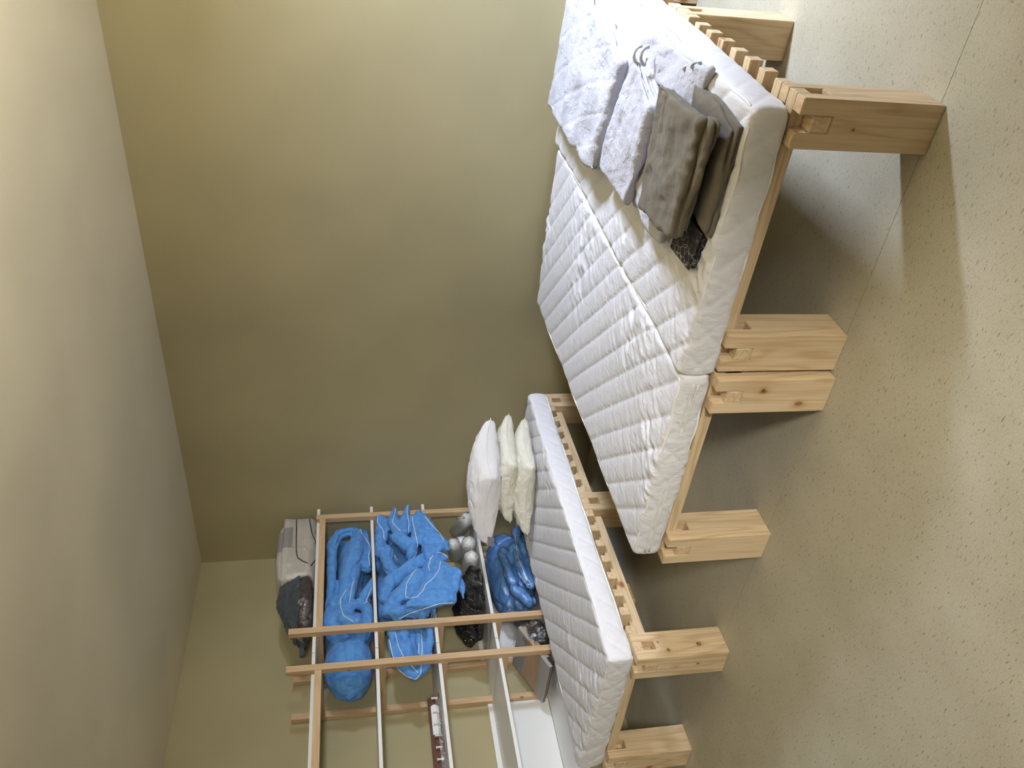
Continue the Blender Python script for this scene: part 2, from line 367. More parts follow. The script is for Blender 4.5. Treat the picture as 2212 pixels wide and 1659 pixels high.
# ------------------------------------------------------------------ bed frames
BW, PW, PH, BL = 0.927, 0.1436, 0.442, 0.969
T3 = PW / 3
def bed_frame(name, loc, rz, label):
    root = empty(name, loc, rz); tag(root, label, 'bed frame', 'low pine slatted bed frames in a row')
    bmp = voxels([0, T3, 2 * T3, PW], [0, T3, 2 * T3, PW], [0, 0.34, PH], lambda i, j, k: k == 0 or (i != 1 and j != 1), 0.0025)
    me = from_bm('post', bmp)
    first = None
    for j in range(3):
        for x in (-PW, -BW):
            p = (x, j * BL, 0)
            if first is None: first = link('post', me, WZ, root, loc=p)
            else: copy(first, root, p)
    first = None
    for j in range(3):
        if first is None: first = box('cross_rail', -BW, -0.0005, T3 + 0.0008, 2 * T3 - 0.0008, 0.398, PH - 0.001, WX, root, 0.002)
        else: copy(first, root, (0, j * BL, 0))
    r = box('side_rail', -2 * T3 + 0.0008, -T3 - 0.0008, 0.0005, 2 * BL + PW - 0.0005, 0.341, 0.3975, WY, root, 0.002)
    copy(r, root, (-BW + PW, 0, 0))
    gap = BL - PW; pitch = (gap - 0.047) / 7; first = None
    for b in range(2):
        for k in range(8):
            y = b * BL + PW + 0.001 + k * pitch; jit = random.uniform(-0.003, 0.002)
            if first is None:
                first = box('slat', -BW + 0.004, 0, 0, 0.045, 0.3985, 0.4435, WX, root, 0.0018); first.location = (jit, y, 0)
            else: copy(first, root, (jit, y, 0))
    return root
bf1 = bed_frame('bed_frame', (-0.537, 2.030, 0), -0.020, 'pine bed frame at the right, bearing the mattress with folded linen on it')
bf2 = bed_frame('bed_frame', (-1.481, 2.019, 0), -0.006, 'middle pine bed frame of the three, under the bare mattress')
bf3 = bed_frame('bed_frame', (-2.985, 1.977, 0), 0.033, 'pine bed frame beside the shelves, under the mattress with three pillows')

KN1 = [(0.063, 0.0, 0.264, 0.004)]
KN2 = [(0.10, 0.0, 0.265, 0.006)]
KN3 = [(PW, 0.055, 0.132, 0.009), (PW, 0.037, 0.285, 0.007), (PW, 0.083, 0.321, 0.004), (0.0756, 0.0, 0.14, 0.006)]
for bf, sp in ((bf1, KN1), (bf2, KN2), (bf3, KN3)):
    fp = [o for o in bf.children if o.name.startswith('post') and abs(o.location.y) < 1e-4 and abs(o.location.x + PW) < 1e-4][0]
    fp.data = fp.data.copy(); fp.data.materials.clear(); fp.data.materials.append(wood('pine_upright_knotty', 2, knots=0.5, spots=sp))

# ------------------------------------------------------------------ mattresses
def soft_box(quad, z0, z1, r, step, disp):
    """box with rounded edges mapped onto a quad footprint (FL, FR, BR, BL), displaced along its normals"""
    FL, FR, BR_, BL_ = [np.array(p, float) for p in quad]
    Wd, Ln, H = np.linalg.norm(FR - FL), np.linalg.norm(BL_ - FL), z1 - z0
    key = {}; verts = []; faces = []
    def seg(n, L): return np.linspace(0, L, max(2, int(L / n)) + 1)
    X, Y, Z = seg(step, Wd), seg(step, Ln), seg(min(step, H / 5), H)
    def add(p):
        k = (round(p[0], 5), round(p[1], 5), round(p[2], 5))
        if k not in key: key[k] = len(verts); verts.append(p)
        return key[k]
    def grid(A, B, f, flip):
        idx = [[add(f(a, b)) for b in B] for a in A]
        for i in range(len(A) - 1):
            for j in range(len(B) - 1):
                q = (idx[i][j], idx[i + 1][j], idx[i + 1][j + 1], idx[i][j + 1])
                faces.append(q[::-1] if flip else q)
    grid(X, Y, lambda a, b: (a, b, H), False); grid(X, Y, lambda a, b: (a, b, 0), True)
    grid(X, Z, lambda a, b: (a, 0, b), False); grid(X, Z, lambda a, b: (a, Ln, b), True)
    grid(Y, Z, lambda a, b: (0, a, b), True); grid(Y, Z, lambda a, b: (Wd, a, b), False)
    P = np.array(verts); lo, hi = np.array([r, r, r]), np.array([Wd - r, Ln - r, H - r])
    inner = np.clip(P, lo, hi); D = P - inner; L = np.linalg.norm(D, axis=1, keepdims=True); L[L < 1e-9] = 1
    n = D / L; Q = inner + r * n
    Q = Q + n * disp(P, n, (Wd, Ln, H))[:, None]
    u, v = Q[:, 0] / Wd, Q[:, 1] / Ln
    out = np.zeros_like(Q)
    for c in (0, 1):
        out[:, c] = (1 - u) * (1 - v) * FL[c] + u * (1 - v) * FR[c] + u * v * BR_[c] + (1 - u) * v * BL_[c]
    out[:, 2] = z0 + Q[:, 2]
    me = bpy.data.meshes.new('m'); me.from_pydata(out.tolist(), [], faces); me.update(); return me
def line_d(t, p): return np.abs((t / p + 0.5) % 1 - 0.5) * p
def mat_disp(pitch, ph, rough, seed):
    def f(P, n, dim):
        x, y, z = P[:, 0] + ph, P[:, 1], P[:, 2]
        top = np.clip(np.abs(n[:, 2]), 0, 1)
        d1, d2 = line_d(x + y, pitch) / 1.414, line_d(x - y, pitch) / 1.414
        q = -0.0048 * np.exp(-(d1 / 0.0055) ** 2) - 0.0013 * np.exp(-(d2 / 0.006) ** 2)
        puff = 0.0035 * np.minimum(d1 / 0.035, 1) + 0.0006 * np.minimum(d2 / 0.02, 1)
        a, b = (x * 0.55 + y * 0.83), (x * 0.83 - y * 0.55)
        mask = np.clip(0.5 + 0.9 * fbm(np.c_[x * 2.2, y * 2.2, x * 0 + seed]), 0, 1)
        wr = ridged(np.c_[b * 42, a * 9, x * 0 + seed], 2) * 0.0017 * mask * rough + ridged(np.c_[b * 26, a * 11, x * 0 + seed + 9], 2) * 0.0034 * mask ** 3 * rough
        und = 0.004 * vnoise(np.c_[x * 2.5, y * 2.5, x * 0 + seed])
        # sides: larger diamonds and small puckers
        side = 1 - top; h = np.where(np.abs(n[:, 0]) > np.abs(n[:, 1]), y, x)
        e1, e2 = line_d(h + z, 0.13) / 1.414, line_d(h - z, 0.13) / 1.414
        sq = -0.0034 * np.exp(-(e1 / 0.006) ** 2) - 0.0034 * np.exp(-(e2 / 0.006) ** 2) + 0.0012 * ridged(np.c_[h * 30, z * 8, x * 0 + seed], 2)
        bulge = 0.007 * np.sin(np.pi * np.clip(z / dim[2], 0, 1)) + 0.006 * vnoise(np.c_[h * 3, z * 0, x * 0 + seed + 4])
        return top * (q + puff + wr + und) + side * (sq + bulge)
    return f
def mattress(quad, z0, z1, label, ph, rough, seed, zip_side=None):
    root = empty('mattress', (0, 0, 0)); tag(root, label, 'mattress', 'white quilted foam mattresses')
    c = np.mean(np.array(quad), axis=0); root.location = (c[0], c[1], z0)
    q = [(p[0] - c[0], p[1] - c[1]) for p in quad]
    link('quilted_cover', soft_box(q, 0, z1 - z0, 0.018, 0.0085, mat_disp(0.155, ph, rough, seed)), M_MATT, root, True)
    # piping bead round the top and bottom edges
    def ring(zz, off):
        pts = []
        for i in range(4):
            a, b = np.array(q[i]), np.array(q[(i + 1) % 4]); L = np.linalg.norm(b - a); d = (b - a) / L; nrm = np.array([d[1], -d[0]])
            m = int(L / 0.03)
            for k in range(1, m):
                t = k / m; w = 0.003 * math.sin(17 * t + i + seed) + 0.002 * math.sin(41 * t + seed)
                p = a + d * L * t + nrm * (off + w); 
                if k in (1, m - 1): p = p - nrm * 0.004
                pts.append((p[0], p[1], zz + 0.0025 * math.sin(23 * t + i)))
        return pts
    link('piping', tube_mesh('piping', ring(z1 - z0 - 0.007, -0.003), 0.0042, 6, True), M_BEAD, root, True)
    link('piping', tube_mesh('piping', ring(0.006, -0.003), 0.004, 6, True), M_BEAD, root, True)
    if zip_side:
        a, b = np.array(q[zip_side[0]]), np.array(q[zip_side[1]]); d = b - a; L = np.linalg.norm(d); d /= L; nrm = np.array([d[1], -d[0]])
        H = z1 - z0
        pts = [tuple(a + d * t + nrm * (0.0085 + 0.004 * math.sin(t * 9))) + (H * 0.52 + 0.004 * math.sin(t * 11),) for t in np.linspace(0.02, L - 0.02, 40)]
        for dz in (-0.009, 0.009):
            link('zip_tape', tube_mesh('zip', [(p[0], p[1], p[2] + dz) for p in pts], 0.0035, 5), M_ZIP, root, True)
    return root
MZ0, MZ1 = 0.4475, 0.566
mattress([(-1.490, 2.066), (-0.583, 2.066), (-0.462, 4.135), (-1.405, 4.135)], MZ0, MZ1, 'white quilted mattress at the right with the folded linen lying on it', 0.02, 1.0, 1)
mattress([(-2.380, 2.062), (-1.497, 2.062), (-1.414, 4.10), (-2.380, 4.085)], MZ0, MZ1 - 0.004, 'bare white quilted mattress in the middle, nothing on it', 0.05, 1.6, 2, (0, 1))
mattress([(-3.925, 2.003), (-3.010, 2.003), (-2.995, 3.985), (-3.870, 3.985)], MZ0, MZ1, 'white quilted mattress beside the shelves with three pillows at its head', 0.0, 1.3, 3)

# ------------------------------------------------------------------ shelving units
SF, PD = -4.06, 0.040
LV = [1.938, 1.571, 1.205, 0.841, 0.476]
def shelf_unit(y_lo, y_hi, posts, panel, name, label, tops):
    root = empty(name, (SF, y_lo, 0)); tag(root, label, 'shelf', 'pine and white board shelving units')
    X = lambda x: x - SF; Y = lambda y: y - y_lo
    for (y, ztop) in zip(posts, tops):
        box('front_post', X(SF - PD), 0, Y(y), Y(y + PD), 0, ztop, SZ, root, 0.0015)
        box('rear_post', X(-4.582), X(-4.542), Y(y), Y(y + PD), 0, ztop, SZ, root, 0.0015)
        for z in LV:
            box('cross_batten', X(-4.5415), X(SF - PD - 0.0005), Y(y), Y(y + PD), z - 0.0605, z - 0.0205, SX, root, 0.0015)
    box('top_rail', X(SF - PD), X(SF - 0.001), Y(posts[0] + PD + 0.0005), Y(posts[1] - 0.0005), LV[0] - 0.0605, LV[0] - 0.0205, SY, root, 0.0015)
    for z in LV:
        box('shelf_board', X(-4.568 if z > 1 else -4.565), X(SF - PD - 0.001), Y(y_lo), Y(y_hi), z - 0.02, z, M_BOARD, root, 0.001)
    box('back_panel', X(-4.586), X(-4.570), Y(panel[0]), Y(panel[1]), 0.477, 0.870, M_BOARD, root, 0.001)
    return root
shelf_unit(2.958, 4.146, (3.069, 4.010), (3.112, 4.007), 'shelving_unit', 'pine shelving unit in the room corner filled with blue duvets', (2.077, 1.940))
shelf_unit(1.76, 2.954, (1.87, 2.811), (1.912, 2.808), 'shelving_unit', 'nearly empty pine shelving unit at the left with white boards', (2.077, 2.077))

# ------------------------------------------------------------------ soft things
def ico(sub=2):
    bm = bmesh.new(); bmesh.ops.create_icosphere(bm, subdivisions=sub, radius=1)
    v = np.array([x.co[:] for x in bm.verts]); f = [[q.index for q in p.verts] for p in bm.faces]; bm.free(); return v, np.array(f)
IV, IF = ico()
def clear_posts(P):
    # soft goods stay behind the shelf posts where they pass them
    for a, c in ((2.803, 2.859), (3.061, 3.117)):
        m = (P[:, 1] > a) & (P[:, 1] < c); P[m, 0] = np.minimum(P[m, 0], -4.104)
    m = (P[:, 1] > 4.002) & (P[:, 1] < 4.058) & (P[:, 0] > -4.14); P[m, 0] = np.maximum(P[m, 0], -4.055)
    m = (P[:, 2] > 1.868) & (P[:, 2] < 1.93); P[m, 0] = np.minimum(P[m, 0], -4.104)
    m = (P[:, 2] > 1.183) & (P[:, 2] < 1.2065) & (P[:, 0] < -4.05) & (P[:, 0] > -4.2); P[m, 0] = -4.098
    return P
class Blob:
    def __init__(s): s.c = []
    def ball(s, p, r):
        s.c.append((np.array(p, float), np.array(r if hasattr(r, '__len__') else (r, r, r), float)))
    def chain(s, pts, rs, sc=(1, 1, 1)):
        """pts: (px, py, X) -> points in the plane x = X; spheres strung along the path"""
        W3 = [onx(*p) for p in pts]
        if not hasattr(rs, '__len__'): rs = [rs] * len(pts)
        for i in range(len(W3) - 1):
            L = np.linalg.norm(W3[i + 1] - W3[i]); n = max(2, int(L / (0.3 * min(rs))))
            for k in range(n + 1):
                t = k / n; s.ball(W3[i] * (1 - t) + W3[i + 1] * t, (rs[i] * (1 - t) + rs[i + 1] * t) * 0.93 * np.array(sc))
    def sheet(s, c4, r):
        A, B, C, D = [onx(*p) for p in c4]; n = max(3, int(max(np.linalg.norm(B - A), np.linalg.norm(D - A)) / (0.45 * r)))
        for i in range(n + 1):
            for j in range(n + 1):
                u, v = i / n, j / n; s.ball((1 - u) * (1 - v) * A + u * (1 - v) * B + u * v * C + (1 - u) * v * D, r)
    def build(s, vox=0.008, smooth=3, wr=0.005, wf=9, seed=0, clamp=None):
        V = np.concatenate([IV * r + p for p, r in s.c]); F = np.concatenate([IF + k * len(IV) for k in range(len(s.c))])
        if clamp is not None:
            V = np.clip(V, clamp[0], clamp[1]); V = clear_posts(V)
        me = bpy.data.meshes.new('blob'); me.from_pydata(V.tolist(), [], F.tolist()); me.update()
        o = bpy.data.objects.new('tmp_blob', me); COL.objects.link(o)
        m = o.modifiers.new('r', 'REMESH'); m.mode = 'VOXEL'; m.voxel_size = vox
        sm = o.modifiers.new('s', 'SMOOTH'); sm.iterations = smooth; sm.factor = 0.6
        dg = bpy.context.evaluated_depsgraph_get(); out = bpy.data.meshes.new_from_object(o.evaluated_get(dg))
        bpy.data.objects.remove(o); out.materials.clear()
        if wr:
            n = len(out.vertices); P = np.zeros(n * 3); out.vertices.foreach_get('co', P); P = P.reshape(-1, 3)
            Nn = np.zeros(n * 3); out.vertices.foreach_get('normal', Nn); Nn = Nn.reshape(-1, 3)
            d = wr * (0.6 * fbm(P * wf + seed, 2) + 0.7 * ridged(P * np.array([wf * .8, wf * 1.1, wf * 1.4]) + seed * 3, 3) - 0.3)
            c1 = np.clip(1 - np.abs(vnoise(P * np.array([7, 6, 7]) + seed * 1.7)), 0, 1) ** 14; c2 = np.clip(1 - np.abs(vnoise(P * np.array([15, 12, 17]) + seed * 2.3)), 0, 1) ** 12
            d = d - wr * (2.8 * c1 + 1.2 * c2)
            P = P + Nn * d[:, None]
            if clamp is not None: P = clear_posts(np.clip(P, clamp[0], clamp[1]))
            out.vertices.foreach_set('co', P.reshape(-1)); out.update()
        return out
def bvh(me):
    return BVHTree.FromPolygons([v.co[:] for v in me.vertices], [p.vertices[:] for p in me.polygons])
def pipe_on(me, lines, r, mat, parent, name='piping', lift=0.001):
    """thin bead laid on the surface along lines seen from the front"""
    T = bvh(me); O = Vector(CAMP)
    for ln in lines:
        pts = []
        for i in range(len(ln) - 1):
            a, b = np.array(ln[i], float), np.array(ln[i + 1], float); n = max(1, int(np.hypot(*(b - a)) / 3))
            for k in range(n + (i == len(ln) - 2)):
                p = a + (b - a) * k / n; d = Vector(ray(p)).normalized(); h = T.ray_cast(O, d)
                if h[0] is not None:
                    q = h[0] + h[1] * lift
                    if pts and (q - pts[-1]).length > 0.09: continue
                    pts.append(q)
        if len(pts) > 2:
            sm = [pts[0]] + [(pts[i - 1] + pts[i] * 2 + pts[i + 1]) / 4 for i in range(1, len(pts) - 1)] + [pts[-1]]
            link(name, tube_mesh(name, sm, r, 5), mat, parent, True)
def inflate(me, d, keep=None, seed=0, wob=0.0, wf=20):
    c = me.copy(); c.materials.clear(); n = len(c.vertices); P = np.zeros(n * 3); c.vertices.foreach_get('co', P); P = P.reshape(-1, 3)
    Nn = np.zeros(n * 3); c.vertices.foreach_get('normal', Nn); Nn = Nn.reshape(-1, 3)
    P = P + Nn * (d + wob * ridged(P * wf + seed, 2))[:, None]; c.vertices.foreach_set('co', P.reshape(-1)); c.update()
    if keep:
        bm = bmesh.new(); bm.from_mesh(c); bmesh.ops.delete(bm, geom=[f for f in bm.faces if not keep(f.calc_center_median())], context='FACES'); bm.to_mesh(c); bm.free()
    return c
def duvet(blob, label, lines, seed, clamp=None, group='blue duvets on the shelves', wr=0.0062, base=None, **kw):
    me = blob.build(seed=seed, wr=wr, clamp=clamp, **kw)
    P = np.zeros(len(me.vertices) * 3); me.vertices.foreach_get('co', P); P = P.reshape(-1, 3)
    root = empty('duvet', (float(P[:, 0].mean()), float(P[:, 1].mean()), float(P[:, 2].min()))); tag(root, label, 'duvet', group)
    bpy.context.view_layer.update()
    body = link('duvet_body', me, M_BLUE, None, True); pipe_parent = []
    before = set(COL.objects)
    pipe_on(me, lines, 0.0026, M_BLUEW, None)
    for o in [body] + [o for o in COL.objects if o not in before]:
        o.parent = root; o.matrix_parent_inverse = root.matrix_world.inverted() if False else Matrix.Translation(-root.location)
    return root, body
BACK = -4.53
# second shelf from the top: right-hand duvet, folded in a loop
b = Blob()
b.chain([(716, 1330, -4.20), (716, 1260, -4.18), (718, 1180, -4.19)], [0.044, 0.040, 0.038])
b.chain([(718, 1180, -4.19), (732, 1154, -4.20), (766, 1146, -4.20)], 0.042)
b.chain([(772, 1155, -4.19), (764, 1205, -4.18), (753, 1258, -4.17), (746, 1300, -4.18)], [0.050, 0.078, 0.072, 0.06], (1.0, 1, 1))
b.chain([(787, 1148, -4.24), (790, 1190, -4.23), (793, 1225, -4.2)], [0.03, 0.045, 0.045])
b.chain([(764, 1195, -4.32), (752, 1290, -4.32)], 0.095)
b.sheet([(722, 1150, -4.46), (785, 1150, -4.46), (785, 1300, -4.46), (722, 1300, -4.46)], 0.05)
duvet(b, 'blue duvet folded in a loop on the second shelf beside the back wall', [[(778, 1137), (780, 1150), (790, 1165), (801, 1180), (796, 1200), (798, 1222)], [(788, 1130), (795, 1131), (800, 1140), (800, 1160)]], 1, ((BACK, 3.2, 1.5735), (-4.08, 4.13, 1.900)))
# second shelf: left-hand duvet, rolled up with crumpled corners in front
b = Blob()
b.chain([(722, 1300, -4.16), (716, 1345, -4.17), (728, 1372, -4.2)], [0.045, 0.07, 0.075])
b.chain([(744, 1262, -4.14), (735, 1300, -4.14), (730, 1330, -4.14)], [0.028, 0.038, 0.05])
b.chain([(762, 1262, -4.15), (756, 1300, -4.14), (752, 1325, -4.14)], [0.03, 0.036, 0.04])
b.chain([(810, 1246, -4.09), (795, 1275, -4.11), (778, 1305, -4.13)], [0.014, 0.036, 0.04])
b.chain([(745, 1340, -4.13), (768, 1352, -4.12)], [0.055, 0.06])
b.chain([(792, 1312, -4.15), (798, 1345, -4.14), (780, 1372, -4.18)], [0.035, 0.052, 0.06])
b.ball(onx(754, 1440, -4.30), (0.17, 0.225, 0.155)); b.ball(onx(754, 1375, -4.30), (0.17, 0.16, 0.155))
duvet(b, 'blue duvet rolled up on the second shelf behind the two front posts', [[(752, 1252), (747, 1275), (735, 1295), (736, 1312), (742, 1330), (763, 1343)], [(767, 1240), (760, 1270), (754, 1303)], [(818, 1236), (812, 1255), (800, 1275), (790, 1300)], [(810, 1300), (798, 1298), (785, 1304)], [(770, 1342), (775, 1332), (783, 1318)]], 2, ((BACK, 2.62, 1.5735), (-4.055, 3.75, 1.900)), 'blue duvets on the shelves', 0.004)
# third shelf: heap of two duvets hanging over the front edge, and a rolled one
b = Blob()
b.chain([(824, 1124, -4.08), (824, 1150, -4.08), (822, 1190, -4.08)], [0.042, 0.055, 0.05])
b.chain([(852, 1098, -4.04), (848, 1125, -4.04), (862, 1155, -4.03), (875, 1185, -4.03)], [0.022, 0.048, 0.052, 0.045])
b.chain([(882, 1092, -4.00), (874, 1120, -4.00), (874, 1150, -4.00)], [0.012, 0.034, 0.036])
b.chain([(858, 1160, -4.01), (878, 1178, -4.00)], 0.055)
b.chain([(891, 1120, -4.01), (899, 1160, -3.99), (888, 1198, -3.99)], [0.026, 0.036, 0.04])
b.sheet([(906, 1112, -4.00), (918, 1125, -4.00), (960, 1178, -3.99), (925, 1200, -3.99)], 0.036)
b.chain([(935, 1180, -3.99), (968, 1186, -3.99)], [0.04, 0.014])
b.chain([(835, 1190, -4.07), (838, 1220, -4.07), (850, 1240, -4.06)], [0.055, 0.055, 0.05])
b.sheet([(835, 1120, -4.36), (895, 1120, -4.36), (895, 1215, -4.36), (835, 1215, -4.36)], 0.10)
duvet(b, 'blue duvet heaped on the third shelf beside the back wall, hanging over the edge', [
    [(817, 1112), (815, 1128), (828, 1146), (829, 1163), (836, 1172), (841, 1186)], [(856, 1092), (853, 1110), (847, 1128), (855, 1137), (865, 1147)],
    [(881, 1086), (879, 1105), (883, 1130), (882, 1152)], [(890, 1105), (892, 1130), (899, 1160), (904, 1185), (896, 1202), (888, 1209), (875, 1205), (858, 1210)],
    [(858, 1210), (850, 1196), (838, 1190)], [(918, 1116), (935, 1137), (950, 1152), (959, 1168)]], 4, ((-4.50, 3.35, 0.98), (-3.93, 4.125, 1.5495)))
b = Blob()
b.chain([(838, 1320, -4.06), (862, 1290, -4.04), (890, 1255, -4.02), (905, 1235, -4.01)], [0.055, 0.06, 0.05, 0.04])
b.chain([(835, 1290, -4.09), (842, 1260, -4.08), (868, 1240, -4.06)], [0.055, 0.055, 0.05])
b.chain([(880, 1290, -4.01), (905, 1262, -4.00), (925, 1235, -3.99)], [0.036, 0.036, 0.03])
b.chain([(868, 1240, -4.06), (905, 1215, -4.04), (922, 1205, -4.02)], [0.055, 0.055, 0.045])
b.chain([(925, 1225, -4.01), (945, 1200, -4.00), (960, 1205, -4.0)], [0.04, 0.036, 0.03])
b.sheet([(950, 1215, -3.99), (988, 1240, -3.975), (974, 1296, -3.96), (885, 1312, -3.98)], 0.034)
b.chain([(985, 1240, -4.02), (998, 1270, -4.02), (1001, 1292, -4.02)], [0.03, 0.03, 0.012])
b.chain([(855, 1325, -4.04), (900, 1312, -4.03)], [0.05, 0.03])
b.sheet([(845, 1240, -4.36), (905, 1235, -4.36), (915, 1310, -4.36), (845, 1320, -4.36)], 0.10)
b.chain([(925, 1250, -4.10), (975, 1265, -4.07)], 0.05)
duvet(b, 'blue duvet on the third shelf with a wide flap hanging down in front', [
    [(930, 1208), (938, 1194), (952, 1192), (965, 1202), (982, 1221), (992, 1232), (985, 1262), (978, 1302)], [(978, 1302), (950, 1304), (915, 1315), (885, 1325), (862, 1337)],
    [(953, 1208), (948, 1232), (935, 1250), (918, 1264), (915, 1275), (900, 1290), (883, 1293), (876, 1289), (878, 1262), (890, 1240), (900, 1230)],
    [(928, 1204), (930, 1212), (925, 1222), (928, 1232)], [(985, 1290), (1003, 1290), (1008, 1296)]], 5, ((-4.50, 3.05, 0.93), (-3.91, 3.72, 1.5495)))
b = Blob()
b.ball(onx(892, 1395, -4.31), (0.17, 0.20, 0.150)); b.ball(onx(889, 1345, -4.33), (0.14, 0.15, 0.145))
b.chain([(845, 1360, -4.13), (850, 1400, -4.13), (868, 1440, -4.15), (895, 1462, -4.17), (920, 1440, -4.15), (930, 1390, -4.13), (930, 1350, -4.13)], 0.034)
b.chain([(868, 1350, -4.14), (875, 1395, -4.14), (890, 1435, -4.15)], [0.04, 0.045, 0.03])
b.chain([(905, 1375, -4.14), (910, 1420, -4.15)], 0.026)
duvet(b, 'blue duvet rolled up on the third shelf behind the two front posts', [
    [(840, 1378), (848, 1415), (860, 1445), (872, 1460), (885, 1463), (898, 1468), (909, 1455), (912, 1400), (910, 1362)], [(853, 1365), (860, 1395), (872, 1420), (890, 1440), (903, 1453)], [(905, 1390), (904, 1412)]], 6, ((BACK, 2.68, 1.2075), (-4.085, 3.35, 1.5095)))

# big duvet in a clear bag, fifth shelf
b = Blob()
zc = 0.476
b.ball((-4.30, 3.60, 0.63), (0.20, 0.37, 0.155)); b.ball((-4.24, 3.55, 0.60), (0.17, 0.34, 0.125))
b.chain([(1085, 1195, -4.10), (1098, 1240, -4.08), (1115, 1275, -4.08), (1145, 1300, -4.09)], 0.040)
b.chain([(1110, 1185, -4.08), (1125, 1225, -4.06), (1145, 1262, -4.06)], 0.042)
b.chain([(1118, 1150, -4.10), (1150, 1225, -4.06), (1165, 1260, -4.06)], [0.04, 0.036, 0.036])
r_, body = duvet(b, 'big blue duvet packed in a clear plastic bag on the lowest visible shelf', [
    [(1112, 1150), (1118, 1200), (1135, 1245), (1146, 1260), (1150, 1275), (1163, 1272)], [(1118, 1235), (1128, 1250), (1146, 1273)]], 8, ((-4.53, 3.13, 0.478), (-3.99, 4.0, 0.795)))
film = inflate(body.data, 0.006, None, 3, 0.004, 14)
fo = link('clear_bag', film, M_FILM, r_, True); fo.matrix_parent_inverse = Matrix.Translation(-r_.location); tag(fo, 'clear plastic bag')

def put(root, objs):
    for o in objs:
        o.parent = root; o.matrix_parent_inverse = Matrix.Translation(-root.location)
def base_of(me):
    P = np.zeros(len(me.vertices) * 3); me.vertices.foreach_get('co', P); P = P.reshape(-1, 3)
    return (float(P[:, 0].mean()), float(P[:, 1].mean()), float(P[:, 2].min()))
# white bedding bag with black piping on the top board
def _bagd(P, n, dim):
    u, v = P[:, 0] / dim[0] * 2 - 1, P[:, 1] / dim[1] * 2 - 1
    top = np.where(n[:, 2] > 0.3, 1.0, 0.0)
    return top * (-0.055 * (v ** 4) - 0.030 * np.abs(u) ** 3) + 0.006 * fbm(P * 8 + 3, 2) + 0.004 * ridged(P * np.array([10, 14, 10]), 2) + (1 - top) * 0.010 * np.cos(v * 1.4)
me = soft_box([(-4.50, 3.535), (-4.115, 3.535), (-4.115, 4.105), (-4.50, 4.105)], 1.946, 2.205, 0.06, 0.012, _bagd)
root = empty('bedding_bag', base_of(me)); tag(root, 'puffy off-white bedding bag with black piping on the top board by the wall corner', 'bag')
before = set(COL.objects)
link('bag_body', me, M_BAGW, None, True)
pipe_on(me, [[(642, 1098), (641, 1120), (640, 1160), (640, 1190), (643, 1205), (655, 1213), (666, 1217)], [(642, 1098), (652, 1098), (658, 1104)],
             [(660, 1097), (667, 1107), (670, 1130), (673, 1150), (681, 1170), (685, 1190), (682, 1208), (671, 1223)],
             [(641, 1101), (630, 1108), (619, 1118)]], 0.0042, M_BLACKP, None)
pl = inflate(me, 0.003, lambda c: onx(612, 1150, -4.2)[1] - 0.02 > 0 and c.z > 2.09 and 3.80 < c.y < 3.98 and c.x > -4.27)
lo = link('printed_label', pl, M_GREYP, None, True); tag(lo, 'pale grey printed panel')
fm = link('clear_side', inflate(me, 0.004, lambda c: c.x > -4.18 and c.z < 2.12, 2, 0.002, 25), M_FILM, None, True)
put(root, [o for o in COL.objects if o not in before])
# slate grey bedding bag with clear front, left of it
b = Blob()
b.chain([(640, 1250, -4.25), (636, 1300, -4.22), (648, 1350, -4.22), (655, 1395, -4.24)], [0.085, 0.115, 0.09, 0.04])
b.chain([(655, 1255, -4.16), (655, 1300, -4.14), (662, 1345, -4.16)], [0.06, 0.075, 0.06])
b.chain([(640, 1260, -4.38), (640, 1340, -4.38)], 0.09)
me = b.build(smooth=6, wr=0.009, wf=16, seed=11, clamp=((-4.56, 2.90, 1.9395), (-3.9, 3.62, 2.18)))
root = empty('bedding_bag', base_of(me)); tag(root, 'slate grey bedding bag with clear front showing a dark blanket', 'bag')
before = set(COL.objects)
link('blanket', me, M_BROWNF, None, True)
link('grey_cover', inflate(me, 0.008, lambda c: c.z > 2.035 + (c.x + 4.15) * -0.1 or c.y < 3.02), M_GREYF, None, True)
link('clear_front', inflate(me, 0.006, lambda c: c.z <= 2.045 and c.x > -4.2, 5, 0.003, 22), M_FILM, None, True)
cn = tube_mesh('corner', [onx(654, 1392, -4.20), onx(652, 1405, -4.20), onx(652, 1418, -4.20)], 0.016, 6)
link('bag_corner', cn, M_GREYF, None, True)
put(root, [o for o in COL.objects if o not in before])

